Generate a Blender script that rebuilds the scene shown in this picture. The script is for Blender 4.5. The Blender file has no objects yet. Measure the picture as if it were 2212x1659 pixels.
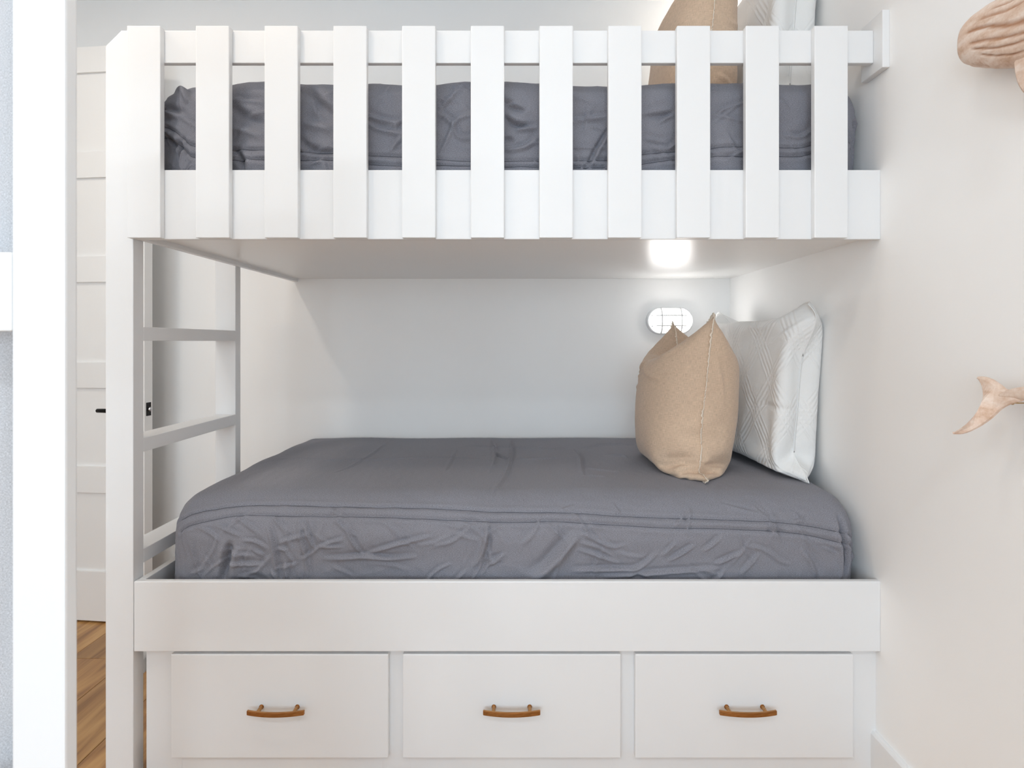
import bpy, bmesh, math, random
import numpy as np
from mathutils import Vector, Matrix

scene = bpy.context.scene
COL = scene.collection
PI = math.pi

# ------------------------------------------------------------------ camera
cam_data = bpy.data.cameras.new('camera')
cam_data.sensor_width = 36.0
cam_data.lens = 36.0 * 1170.0 / 2212.0
cam_data.shift_x = -12.0 / 2212.0
cam_data.shift_y = -91.5 / 2212.0
cam_data.clip_start = 0.02
cam_data.dof.use_dof = True
cam_data.dof.focus_distance = 1.75
cam_data.dof.aperture_fstop = 7.1
cam = bpy.data.objects.new('camera', cam_data)
cam.location = (0, 0, 1.19)
cam.rotation_euler = (PI / 2, 0, 0)
COL.objects.link(cam)
scene.camera = cam

# ------------------------------------------------------------------ world (overcast daylight outside the window)
world = bpy.data.worlds.new('daylight')
scene.world = world
world.use_nodes = True
bg = world.node_tree.nodes['Background']
bg.inputs['Color'].default_value = (0.70, 0.86, 1.0, 1)
bg.inputs['Strength'].default_value = 4.3

# ------------------------------------------------------------------ lights and exposure
def area(name, loc, rot, sx, sy, power, color, shape='DISK', spread=PI):
    l = bpy.data.lights.new(name, 'AREA')
    l.shape = shape; l.size = sx; l.size_y = sy
    l.energy = power; l.color = color; l.spread = spread
    o = bpy.data.objects.new(name, l)
    o.location = loc; o.rotation_euler = rot
    COL.objects.link(o)
    return o

CEIL = 2.753
CANS = [  # x, y, power, colour
    (0.20, 0.67, 1.0, (0.93, 0.97, 1.0)),
    (-1.05, 0.67, 3.8, (1.0, 0.85, 0.68)),
    (0.20, -1.00, 9.0, (0.79, 0.905, 1.0)),
    (-1.40, -1.00, 6.5, (0.85, 0.93, 1.0)),
    (-1.65, 1.30, 5.0, (1.0, 0.91, 0.80)),
]
for cx, cy, pw, cc in CANS:
    area('ceiling_can_light', (cx, cy, CEIL - 0.012), (0, 0, 0), 0.17, 0.17, pw, cc)
# the window behind the camera lets the daylight in
WIN = (-2.00, 0.60, 0.45, 1.95)      # x0 x1 z0 z1
ROOM = dict(xl=-3.45, xr=0.972, yf=-2.40, yb=2.48)
portal = area('window_portal', ((WIN[0] + WIN[1]) / 2, ROOM['yf'] - 0.02, (WIN[2] + WIN[3]) / 2), (PI / 2, 0, 0),
              WIN[1] - WIN[0], WIN[3] - WIN[2], 1, (1, 1, 1), 'RECTANGLE')
portal.data.cycles.is_portal = True

scene.view_settings.view_transform = 'Standard'
scene.view_settings.look = 'None'
scene.view_settings.exposure = 0.50
scene.view_settings.gamma = 1.0
scene.view_settings.use_curve_mapping = False
scene.cycles.max_bounces = 10
scene.cycles.diffuse_bounces = 7
scene.cycles.sample_clamp_indirect = 6.0
scene.cycles.caustics_reflective = False
scene.cycles.caustics_refractive = False

# ------------------------------------------------------------------ materials
def new_mat(name, color, rough=0.5, metal=0.0, spec=0.5):
    m = bpy.data.materials.new(name)
    m.use_nodes = True
    b = m.node_tree.nodes['Principled BSDF']
    b.inputs['Base Color'].default_value = (*color, 1)
    b.inputs['Roughness'].default_value = rough
    b.inputs['Metallic'].default_value = metal
    b.inputs['Specular IOR Level'].default_value = spec
    return m, m.node_tree, b

def node(nt, typ, **kw):
    n = nt.nodes.new(typ)
    for k, v in kw.items():
        if k in n.inputs: n.inputs[k].default_value = v
        else: setattr(n, k, v)
    return n

def coords(nt, kind='Object', scale=(1, 1, 1), rot=(0, 0, 0)):
    tc = nt.nodes.new('ShaderNodeTexCoord')
    mp = nt.nodes.new('ShaderNodeMapping')
    mp.inputs['Scale'].default_value = scale
    mp.inputs['Rotation'].default_value = rot
    nt.links.new(tc.outputs[kind], mp.inputs['Vector'])
    return mp.outputs['Vector']

def noise(nt, vec, scale, detail=3, rough=0.5):
    n = nt.nodes.new('ShaderNodeTexNoise')
    n.inputs['Scale'].default_value = scale
    n.inputs['Detail'].default_value = detail
    n.inputs['Roughness'].default_value = rough
    nt.links.new(vec, n.inputs['Vector'])
    return n.outputs['Fac']

def ramp(nt, fac, stops):
    r = nt.nodes.new('ShaderNodeValToRGB')
    el = r.color_ramp.elements
    el[0].position, el[0].color = stops[0][0], (*stops[0][1], 1)
    el[1].position, el[1].color = stops[-1][0], (*stops[-1][1], 1)
    for p, c in stops[1:-1]:
        e = el.new(p); e.color = (*c, 1)
    nt.links.new(fac, r.inputs['Fac'])
    return r.outputs['Color']

def math_(nt, op, a, b=None):
    n = nt.nodes.new('ShaderNodeMath'); n.operation = op
    for i, v in enumerate((a, b)):
        if v is None: continue
        if isinstance(v, (int, float)): n.inputs[i].default_value = v
        else: nt.links.new(v, n.inputs[i])
    return n.outputs[0]

def bump(nt, b, height, strength=0.2, dist=0.001):
    n = nt.nodes.new('ShaderNodeBump')
    n.inputs['Strength'].default_value = strength
    n.inputs['Distance'].default_value = dist
    nt.links.new(height, n.inputs['Height'])
    nt.links.new(n.outputs['Normal'], b.inputs['Normal'])

def m_paint(name, col, rough, bscale, bstr):
    m, nt, b = new_mat(name, col, rough)
    v = coords(nt)
    f = noise(nt, v, bscale, 4)
    c = ramp(nt, noise(nt, v, 3.0, 2), [(0.3, tuple(x * 0.985 for x in col)), (0.7, col)])
    nt.links.new(c, b.inputs['Base Color'])
    bump(nt, b, f, bstr, 0.0006)
    return m

M = {}
M['wall'] = m_paint('wall_paint', (0.90, 0.893, 0.882), 0.65, 260, 0.15)
M['ceiling'] = m_paint('ceiling_paint', (0.90, 0.895, 0.888), 0.8, 200, 0.15)
M['white'] = m_paint('bed_paint', (0.79, 0.792, 0.795), 0.36, 90, 0.06)
M['panel'] = m_paint('underside_paint', (0.86, 0.855, 0.845), 0.30, 90, 0.06)
M['door'] = m_paint('door_paint', (0.86, 0.85, 0.835), 0.42, 90, 0.06)
M['gap'] = new_mat('dark_gap', (0.05, 0.04, 0.035), 0.8)[0]
M['black'] = new_mat('black_metal', (0.015, 0.014, 0.014), 0.38, 0.6)[0]
M['steel'] = new_mat('steel', (0.62, 0.62, 0.64), 0.28, 1.0)[0]
M['mattress'] = new_mat('mattress_cover', (0.025, 0.025, 0.028), 0.85)[0]
M['brass'] = new_mat('aged_brass', (0.42, 0.28, 0.12), 0.35, 1.0)[0]

def m_copper():
    m, nt, b = new_mat('copper_bronze', (0.47, 0.235, 0.085), 0.33, 0.9)
    v = coords(nt, 'Object', (30, 400, 400))
    f = noise(nt, v, 1.0, 2)
    c = ramp(nt, f, [(0.3, (0.36, 0.17, 0.055)), (0.7, (0.52, 0.27, 0.105))])
    nt.links.new(c, b.inputs['Base Color'])
    return m
M['copper'] = m_copper()

def m_wood_floor():
    m, nt, b = new_mat('plank_wood', (0.4, 0.2, 0.08), 0.34)
    oi = nt.nodes.new('ShaderNodeObjectInfo')
    tc = nt.nodes.new('ShaderNodeTexCoord')
    off = nt.nodes.new('ShaderNodeVectorMath'); off.operation = 'SCALE'
    cmb = nt.nodes.new('ShaderNodeCombineXYZ')
    nt.links.new(oi.outputs['Random'], cmb.inputs[0]); nt.links.new(oi.outputs['Random'], cmb.inputs[1])
    nt.links.new(cmb.outputs[0], off.inputs[0]); off.inputs['Scale'].default_value = 37.0
    add = nt.nodes.new('ShaderNodeVectorMath'); add.operation = 'ADD'
    nt.links.new(tc.outputs['Object'], add.inputs[0]); nt.links.new(off.outputs[0], add.inputs[1])
    mp = nt.nodes.new('ShaderNodeMapping'); mp.inputs['Scale'].default_value = (9, 0.9, 1)
    nt.links.new(add.outputs[0], mp.inputs['Vector'])
    n1 = nt.nodes.new('ShaderNodeTexNoise'); n1.inputs['Scale'].default_value = 1.4; n1.inputs['Detail'].default_value = 6
    n1.inputs['Distortion'].default_value = 1.2
    nt.links.new(mp.outputs[0], n1.inputs['Vector'])
    mp2 = nt.nodes.new('ShaderNodeMapping'); mp2.inputs['Scale'].default_value = (90, 3, 1)
    nt.links.new(add.outputs[0], mp2.inputs['Vector'])
    f2 = noise(nt, mp2.outputs[0], 1.0, 4)
    mix = math_(nt, 'ADD', math_(nt, 'MULTIPLY', n1.outputs['Fac'], 0.8), math_(nt, 'MULTIPLY', f2, 0.2))
    c = ramp(nt, mix, [(0.30, (0.15, 0.066, 0.022)), (0.44, (0.33, 0.165, 0.058)), (0.56, (0.46, 0.255, 0.095)), (0.72, (0.57, 0.34, 0.145))])
    hv = nt.nodes.new('ShaderNodeHueSaturation')
    nt.links.new(c, hv.inputs['Color'])
    nt.links.new(math_(nt, 'ADD', math_(nt, 'MULTIPLY', oi.outputs['Random'], 0.35), 0.85), hv.inputs['Value'])
    nt.links.new(hv.outputs[0], b.inputs['Base Color'])
    bump(nt, b, f2, 0.15, 0.0006)
    return m
M['plank'] = m_wood_floor()

def m_heather(name, col):
    m, nt, b = new_mat(name, col, 0.92, 0, 0.15)
    b.inputs['Sheen Weight'].default_value = 0.08
    b.inputs['Sheen Roughness'].default_value = 0.5
    v = coords(nt, 'UV')
    vs = coords(nt, 'UV', (260, 1400, 1))
    vt = coords(nt, 'UV', (1400, 420, 1))
    f1 = noise(nt, vs, 1.0, 2); f2 = noise(nt, vt, 1.0, 2)
    f = math_(nt, 'MULTIPLY', math_(nt, 'ADD', f1, f2), 0.5)
    c = ramp(nt, f, [(0.36, tuple(x * 0.66 for x in col)), (0.5, col), (0.64, tuple(x * 1.4 for x in col))])
    nt.links.new(c, b.inputs['Base Color'])
    fine = noise(nt, v, 75, 4, 0.6)
    h = math_(nt, 'ADD', math_(nt, 'MULTIPLY', fine, 2.2), math_(nt, 'MULTIPLY', f, 0.7))
    bump(nt, b, h, 0.28, 0.0016)
    return m
M['duvet'] = m_heather('grey_heather_cotton', (0.218, 0.217, 0.245))
M['duvet_thread'] = new_mat('grey_seam_thread', (0.10, 0.10, 0.115), 0.9)[0]

def m_linen():
    col = (0.60, 0.445, 0.325)
    m, nt, b = new_mat('beige_linen', col, 0.9, 0, 0.15)
    b.inputs['Sheen Weight'].default_value = 0.2
    f1 = noise(nt, coords(nt, 'UV', (55, 900, 1)), 1.0, 3); f2 = noise(nt, coords(nt, 'UV', (900, 70, 1)), 1.0, 3)
    f = math_(nt, 'MULTIPLY', math_(nt, 'ADD', f1, f2), 0.5)
    c = ramp(nt, f, [(0.33, tuple(x * 0.72 for x in col)), (0.5, col), (0.68, tuple(min(1, x * 1.22) for x in col))])
    nt.links.new(c, b.inputs['Base Color'])
    fine = noise(nt, coords(nt, 'UV'), 60, 4, 0.6)
    bump(nt, b, math_(nt, 'ADD', math_(nt, 'MULTIPLY', fine, 2.0), f), 0.3, 0.0014)
    return m
M['linen'] = m_linen()
M['fringe'] = new_mat('frayed_linen_edge', (0.86, 0.76, 0.64), 0.95)[0]

def m_white_cotton():
    m, nt, b = new_mat('white_woven_cotton', (0.80, 0.80, 0.79), 0.9, 0, 0.15)
    tc = nt.nodes.new('ShaderNodeTexCoord')
    sp = nt.nodes.new('ShaderNodeSeparateXYZ'); nt.links.new(tc.outputs['UV'], sp.inputs[0])
    u, v = sp.outputs[0], sp.outputs[1]
    def band(sgn):   # groups of four raised cords running diagonally
        s = math_(nt, 'ADD', math_(nt, 'MULTIPLY', u, 0.80), math_(nt, 'MULTIPLY', v, 0.60 * sgn))
        big = math_(nt, 'FRACT', math_(nt, 'MULTIPLY', s, 7.0))
        msk = math_(nt, 'LESS_THAN', big, 0.42)
        fine = math_(nt, 'MULTIPLY', math_(nt, 'ADD', math_(nt, 'SINE', math_(nt, 'MULTIPLY', s, 7.0 * 2 * PI * 9.5)), 1.0), 0.5)
        return math_(nt, 'MULTIPLY', msk, fine)
    h = math_(nt, 'MAXIMUM', band(1), band(-1))
    f = noise(nt, coords(nt, 'UV', (500, 500, 1)), 1.0, 2)
    fine = noise(nt, coords(nt, 'UV'), 55, 4, 0.6)
    hh = math_(nt, 'ADD', math_(nt, 'ADD', h, math_(nt, 'MULTIPLY', f, 0.3)), math_(nt, 'MULTIPLY', fine, 1.2))
    bump(nt, b, hh, 0.6, 0.0022)
    return m
M['cotton'] = m_white_cotton()
M['cotton_seam'] = new_mat('white_piping', (0.80, 0.80, 0.79), 0.9)[0]

def m_carved():
    m, nt, b = new_mat('carved_driftwood', (0.6, 0.4, 0.28), 0.62)
    v = coords(nt, 'Object', (1, 1, 1))
    # carved grooves follow the long axis of the body (uv.y)
    tc = nt.nodes.new('ShaderNodeTexCoord')
    sp = nt.nodes.new('ShaderNodeSeparateXYZ'); nt.links.new(tc.outputs['UV'], sp.inputs[0])
    nz = noise(nt, v, 14, 3)
    fine = noise(nt, v, 140, 4, 0.65)
    mid = noise(nt, coords(nt, 'Object', (10, 3, 16)), 4, 4)
    k = math_(nt, 'ADD', math_(nt, 'MULTIPLY', mid, 0.65), math_(nt, 'MULTIPLY', fine, 0.35))
    c = ramp(nt, k, [(0.30, (0.50, 0.31, 0.20)), (0.44, (0.66, 0.48, 0.37)), (0.60, (0.77, 0.64, 0.55))])
    at = nt.nodes.new('ShaderNodeAttribute'); at.attribute_name = 'groove'   # burnt-in carving lines
    mx = nt.nodes.new('ShaderNodeMix'); mx.data_type = 'RGBA'
    nt.links.new(math_(nt, 'MULTIPLY', at.outputs['Fac'], 0.85), mx.inputs[0])
    nt.links.new(c, mx.inputs[6]); mx.inputs[7].default_value = (0.34, 0.13, 0.04, 1)
    nt.links.new(mx.outputs[2], b.inputs['Base Color'])
    bump(nt, b, fine, 0.35, 0.0012)
    return m
M['carved'] = m_carved()

def m_emit(name, col, strength):
    m, nt, b = new_mat(name, (0.9, 0.9, 0.9), 0.3)
    b.inputs['Emission Color'].default_value = (*col, 1)
    b.inputs['Emission Strength'].default_value = strength
    return m
M['lens'] = m_emit('frosted_lit_glass', (1.0, 0.985, 0.96), 13.0)
M['lens_warm'] = m_emit('warm_lit_glass', (1.0, 0.92, 0.82), 34.0)
M['can_lens'] = m_emit('lit_can_lens', (1.0, 0.93, 0.85), 6.0)

def m_glass():
    m, nt, b = new_mat('window_glass', (1, 1, 1), 0.02)
    b.inputs['Transmission Weight'].default_value = 1.0
    b.inputs['IOR'].default_value = 1.02
    return m
M['glass'] = m_glass()
M['curtain'] = m_heather('pale_grey_cloth', (0.53, 0.535, 0.555))

# ------------------------------------------------------------------ mesh helpers
def obj(name, me, mat, parent=None):
    o = bpy.data.objects.new(name, me)
    if mat is not None and not me.materials: me.materials.append(mat)
    COL.objects.link(o)
    if parent is not None: o.parent = parent
    return o

def empty(name, loc=(0, 0, 0), rz=0.0):
    o = bpy.data.objects.new(name, None)
    o.empty_display_size = 0.05
    o.location = loc; o.rotation_euler = (0, 0, rz)
    COL.objects.link(o)
    return o

def tag(o, label, cat, group=None):
    o['label'] = label; o['category'] = cat
    if group: o['group'] = group
    return o

def struct(o, label=None):
    o['kind'] = 'structure'
    if label: o['label'] = label
    return o

def finish(bm, name, smooth=False):
    bmesh.ops.recalc_face_normals(bm, faces=bm.faces)
    me = bpy.data.meshes.new(name)
    bm.to_mesh(me); bm.free()
    if smooth:
        for p in me.polygons: p.use_smooth = True
    return me

def bm_box(bm, x0, x1, y0, y1, z0, z1):
    r = bmesh.ops.create_cube(bm, size=1.0)
    bmesh.ops.scale(bm, vec=(x1 - x0, y1 - y0, z1 - z0), verts=r['verts'])
    bmesh.ops.translate(bm, vec=((x0 + x1) / 2, (y0 + y1) / 2, (z0 + z1) / 2), verts=r['verts'])
    return r['verts']

def box(name, x0, x1, y0, y1, z0, z1, mat, parent=None, bev=0.0015, seg=2):
    bm = bmesh.new()
    bm_box(bm, x0, x1, y0, y1, z0, z1)
    if bev:
        bmesh.ops.bevel(bm, geom=list(bm.edges), offset=bev, segments=seg, profile=0.6, affect='EDGES')
    return obj(name, finish(bm, name), mat, parent)

def prism(name, pts, axis, a0, a1, mat, parent=None, bev=0.0012):
    """extrude a polygon: axis 'y' takes (x,z) points, axis 'x' takes (y,z) points"""
    bm = bmesh.new()
    mk = (lambda p, t: (p[0], t, p[1])) if axis == 'y' else (lambda p, t: (t, p[0], p[1]))
    a = [bm.verts.new(mk(p, a0)) for p in pts]; b = [bm.verts.new(mk(p, a1)) for p in pts]
    bm.faces.new(a); bm.faces.new(b[::-1])
    n = len(pts)
    for i in range(n): bm.faces.new((a[i], b[i], b[(i + 1) % n], a[(i + 1) % n]))
    if bev: bmesh.ops.bevel(bm, geom=list(bm.edges), offset=bev, segments=2, profile=0.6, affect='EDGES')
    return obj(name, finish(bm, name), mat, parent)

def bm_tube(bm, pts, rad, seg=10, cap=True):
    """tube through points; rad is a number or one per point; returns nothing"""
    n = len(pts); P = [Vector(p) for p in pts]
    R = rad if isinstance(rad, (list, tuple)) else [rad] * n
    rings = []
    ref = None
    for i in range(n):
        t = (P[min(i + 1, n - 1)] - P[max(i - 1, 0)]).normalized()
        if ref is None:
            ref = Vector((0, 0, 1)) if abs(t.z) < 0.9 else Vector((1, 0, 0))
        s = t.cross(ref).normalized(); u = s.cross(t).normalized(); ref = u
        rings.append([bm.verts.new(P[i] + (s * math.cos(2 * PI * k / seg) + u * math.sin(2 * PI * k / seg)) * R[i]) for k in range(seg)])
    for i in range(n - 1):
        for k in range(seg):
            bm.faces.new((rings[i][k], rings[i][(k + 1) % seg], rings[i + 1][(k + 1) % seg], rings[i + 1][k]))
    if cap:
        bm.faces.new(rings[0][::-1]); bm.faces.new(rings[-1])

def grid_mesh(name, X, Y, Z, UV=None, smooth=True):
    """X,Y,Z arrays (n,m) to a quad mesh with uv in metres"""
    n, m = X.shape
    co = np.stack([X, Y, Z], -1).reshape(-1, 3)
    I = np.arange(n * m).reshape(n, m)
    q = np.stack([I[:-1, :-1], I[1:, :-1], I[1:, 1:], I[:-1, 1:]], -1).reshape(-1, 4)
    return arr_mesh(name, co, q, None if UV is None else UV.reshape(-1, 2)[q.ravel()], smooth)

def arr_mesh(name, co, q, loop_uv=None, smooth=True):
    me = bpy.data.meshes.new(name)
    nf = len(q)
    me.vertices.add(len(co)); me.loops.add(nf * 4); me.polygons.add(nf)
    me.vertices.foreach_set('co', np.ascontiguousarray(co, dtype=np.float32).ravel())
    me.loops.foreach_set('vertex_index', np.ascontiguousarray(q, dtype=np.int32).ravel())
    me.polygons.foreach_set('loop_start', np.arange(0, nf * 4, 4, dtype=np.int32))
    me.polygons.foreach_set('use_smooth', np.full(nf, smooth))
    if loop_uv is not None:
        l = me.uv_layers.new(name='UVMap')
        l.data.foreach_set('uv', np.ascontiguousarray(loop_uv, dtype=np.float32).ravel())
    me.update(); me.validate()
    return me

# ------------------------------------------------------------------ the room
XR, YB, XL, YF = ROOM['xr'], ROOM['yb'], ROOM['xl'], ROOM['yf']
T = 0.10
floor = struct(box('floor', XL - T, XR + T, YF - T, YB + T, -0.08, -0.0125, M['gap'], None, 0))
PW = 0.2225
rng = random.Random(4)
k = 0
plank_cache = {}
x = -1.237 - PW * 10
while x < XR:
    x0, x1 = max(x, XL), min(x + PW, XR)
    if x1 - x0 > 0.02:
        col_i = int(round((x + 1.237) / PW))
        start = YF - rng.uniform(0.1, 1.3)
        if col_i == -2: start = 2.035 - 3.66
        y = start
        while y < YB:
            y0, y1 = max(y, YF), min(y + 1.22, YB)
            if y1 - y0 > 0.03:
                w, l = x1 - x0 - 0.0014, y1 - y0 - 0.0014
                key = (round(w, 4), round(l, 4))
                if key not in plank_cache:
                    bm = bmesh.new(); bm_box(bm, -w / 2, w / 2, -l / 2, l / 2, -0.012, 0)
                    top = [e for e in bm.edges if all(v.co.z > -0.001 for v in e.verts)]
                    bmesh.ops.bevel(bm, geom=top, offset=0.001, segments=1, affect='EDGES')
                    plank_cache[key] = finish(bm, 'floor_plank')
                p = obj('floor_plank', plank_cache[key], M['plank'], floor)
                p.location = ((x0 + x1) / 2, (y0 + y1) / 2, 0)
            y += 1.22
    x += PW

struct(box('ceiling', XL - T, XR + T, YF - T, YB + T, CEIL, CEIL + T, M['ceiling'], None, 0))
struct(box('wall_back', XL - T, XR + T, YB, YB + T, 0, CEIL, M['wall'], None, 0))
struct(box('wall_right', XR, XR + T, YF - T, YB, 0, CEIL, M['wall'], None, 0))
struct(box('wall_hall', XL - T, XL, YF - T, YB, 0, CEIL, M['wall'], None, 0))
# wall behind the camera, with the window opening
bm = bmesh.new()
wx0, wx1, wz0, wz1 = WIN
for a in ((XL, wx0, 0, CEIL), (wx1, XR, 0, CEIL), (wx0, wx1, 0, wz0), (wx0, wx1, wz1, CEIL)):
    bm_box(bm, a[0], a[1], YF - T, YF, a[2], a[3])
struct(obj('wall_front', finish(bm, 'wall_front'), M['wall']))
win = struct(empty('window_1', ((wx0 + wx1) / 2, YF - T, wz0)))
hw = (wx1 - wx0) / 2; hh = wz1 - wz0
for nm, a in (('jamb', (-hw, -hw + .05, 0, hh)), ('jamb', (hw - .05, hw, 0, hh)), ('sill', (-hw, hw, 0, .05)), ('head', (-hw, hw, hh - .05, hh)), ('mullion', (-.025, .025, 0, hh))):
    box(nm, a[0], a[1], 0.02, 0.07, a[2], a[3], M['white'], win)
# left partition with the doorway
XP = -2.345
DW0, DW1, DH = 1.575, 2.362, 2.455
bm = bmesh.new()
for a in ((YF, DW0, 0, CEIL), (DW1, YB, 0, CEIL), (DW0, DW1, DH, CEIL)):
    bm_box(bm, XP - 0.11, XP, a[0], a[1], a[2], a[3])
struct(obj('wall_left', finish(bm, 'wall_left'), M['wall']))
cas = struct(empty('trim_1', (XP, DW0, 0)))
box('door_casing', 0, 0.016, -0.09, 0, 0, DH + 0.09, M['white'], cas)
box('door_casing', 0, 0.016, 0, DW1 - DW0, DH, DH + 0.09, M['white'], cas)
struct(prism('baseboard_right', [(XR, 0.002), (XR - 0.014, 0.002), (XR - 0.014, 0.128), (XR - 0.009, 0.136), (XR, 0.136)], 'y', YF, 1.478, M['white']))
struct(prism('baseboard_back', [(YB, 0.002), (YB - 0.014, 0.002), (YB - 0.014, 0.128), (YB - 0.009, 0.136), (YB, 0.136)], 'x', XP, -1.11, M['white']))
struct(prism('baseboard_left', [(XP, 0.002), (XP + 0.014, 0.002), (XP + 0.014, 0.128), (XP + 0.009, 0.136), (XP, 0.136)], 'y', YF, DW0 - 0.09, M['white']))

# ------------------------------------------------------------------ the open door, swung back against the rear wall
DWID, DTH = 0.762, 0.044
door = struct(empty('door_1', (-2.3215, 2.345, 0), math.atan2(2.269 - 2.345, -1.5635 + 2.3215)))
RAILS = [(2.331, 2.440), (1.885, 1.995), (1.4425, 1.552), (0.994, 1.102), (0.550, 0.661), (0.008, 0.217)]
SW = 0.115
box('stile', 0, SW, 0, DTH, 0.008, 2.44, M['door'], door, 0.001)
box('stile', DWID - SW, DWID, 0, DTH, 0.008, 2.44, M['door'], door, 0.001)
for z0, z1 in RAILS:
    box('rail', SW, DWID - SW, 0, DTH, z0, z1, M['door'], door, 0.001)
for (t0, t1), (b0, b1) in zip(RAILS[1:], RAILS[:-1]):
    box('door_panel', SW - .005, DWID - SW + .005, 0.010, DTH - 0.010, t1 - .005, b0 + .005, M['door'], door, 0)
lz = 0.905
def lever(sgn):
    bm = bmesh.new()
    y0 = 0.0 if sgn < 0 else DTH
    xr = DWID - 0.062
    bm_tube(bm, [(xr, y0, lz), (xr, y0 + sgn * .008, lz)], 0.026, 24)
    bm_tube(bm, [(xr, y0 + sgn * .006, lz), (xr, y0 + sgn * .052, lz)], 0.010, 14)
    bm_tube(bm, [(xr + .006, y0 + sgn * .050, lz), (xr - .02, y0 + sgn * .052, lz), (xr - .06, y0 + sgn * .052, lz), (xr - .105, y0 + sgn * .050, lz), (xr - .109, y0 + sgn * .050, lz)], [.009, .0095, .009, .0085, .005], 12)
    return obj('lever_handle', finish(bm, 'lever_handle', True), M['black'], door)
for sgn in (-1, 1): lever(sgn)['label'] = 'black lever handle'
lp = box('latch_plate', DWID - .0005, DWID + .002, DTH / 2 - .0125, DTH / 2 + .0125, lz - .028, lz + .028, M['black'], door, .0006)
lp['label'] = 'black latch plate on the door edge'
bm = bmesh.new(); bm_tube(bm, [(DWID + .001, DTH / 2, lz), (DWID + .010, DTH / 2, lz), (DWID + .012, DTH / 2 + .003, lz)], [.009, .009, .006], 12)
obj('latch_bolt', finish(bm, 'latch_bolt', True), M['steel'], lp)

# ------------------------------------------------------------------ ceiling downlights (their light is set at the top)
for (cx, cy, pw, cc), lab in zip(CANS, ('round recessed ceiling light in front of the bunk bed', 'round recessed ceiling light in the aisle near the ladder',
                                     'round recessed ceiling light by the right wall behind the camera', 'round recessed ceiling light behind the camera on the door side',
                                     'round recessed ceiling light right in front of the open door')):
    t = tag(empty('recessed_light', (cx, cy, CEIL)), lab, 'ceiling light', 'recessed ceiling lights')
    bm = bmesh.new()
    ring = [(math.cos(2 * PI * k / 40), math.sin(2 * PI * k / 40)) for k in range(40)]
    prof = [(.092, 0), (.118, 0), (.116, -.005), (.096, -.008), (.092, -.004)]
    vs = [[bm.verts.new((c * r, s * r, z)) for c, s in ring] for r, z in prof]
    for i in range(len(prof)):
        a, b = vs[i], vs[(i + 1) % len(prof)]
        for k in range(40): bm.faces.new((a[k], a[(k + 1) % 40], b[(k + 1) % 40], b[k]))
    obj('trim_ring', finish(bm, 'trim_ring', True), M['white'], t)
    bm = bmesh.new(); bm_tube(bm, [(0, 0, -.001), (0, 0, -.004)], .091, 40)
    obj('light_lens', finish(bm, 'light_lens'), M['can_lens'], t)

# ------------------------------------------------------------------ bunk bed
bunk = tag(empty('bunk_bed', (0, 1.96, 0)), 'white painted wooden bunk bed with slatted guard rail and end ladder', 'bunk bed')
def bpart(name, *a, **kw):
    o = box(name, *a, M['white'], None, **kw)
    o.parent = bunk; o.matrix_parent_inverse = Matrix.Translation((0, -1.96, 0))
    return o
def adopt(o, t):
    o.parent = t; o.matrix_parent_inverse = Matrix.Translation(-Vector(t.location)); return o
YR0, YR1 = 1.450, 1.466
adopt(prism('front_post', [(-1.103, 0), (-1.029, 0), (-1.029, 2.023), (-1.061, 2.023), (-1.103, 1.981)], 'y', 1.450, 1.4905, M['white'], None, 0.002), bunk)
bpart('rear_post', -1.103, -1.029, 1.976, 2.0125, 0, 1.65, bev=.002)
for z0, z1 in ((1.1925, 1.2305), (0.8865, 0.9250), (0.5815, 0.6200), (0.2765, 0.3150)):
    bpart('ladder_rung', -1.103, -1.029, 1.4905, 1.976, z0, z1, bev=.002)
bpart('bed_rail', -1.0275, XR, YR0, YR1, 0.360, 0.548, bev=.0025)
bpart('bed_rail', -1.0275, XR, YR0, YR1, 1.464, 1.650, bev=.0025)
bpart('guard_rail', -1.0275, 0.953, YR0, YR1, 1.936, 2.0235, bev=.0025)
bpart('wall_cleat', 0.953, XR, 1.4145, 1.503, 1.907, 2.058, bev=.002)
bpart('end_board', -1.025, -1.006, YR1, YB, 0.360, 0.548, bev=.002)
bpart('end_board', -1.025, -1.006, YR1, YB, 1.464, 1.650, bev=.002)
for i in range(11):
    xs = -1.033 + 0.1818 * i
    bpart('slat', xs, xs + 0.0885, 1.4315, 1.450, 1.4645, 2.0255, bev=.0025)
o = adopt(box('bunk_underside', -1.006, XR, YR1, YB, 1.478, 1.500, M['panel'], None, 0), bunk)
o['label'] = 'glossy white underside panel of the upper bunk'
bpart('bed_platform', -1.006, XR, YR1, YB, 0.425, 0.445, bev=0)

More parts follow.
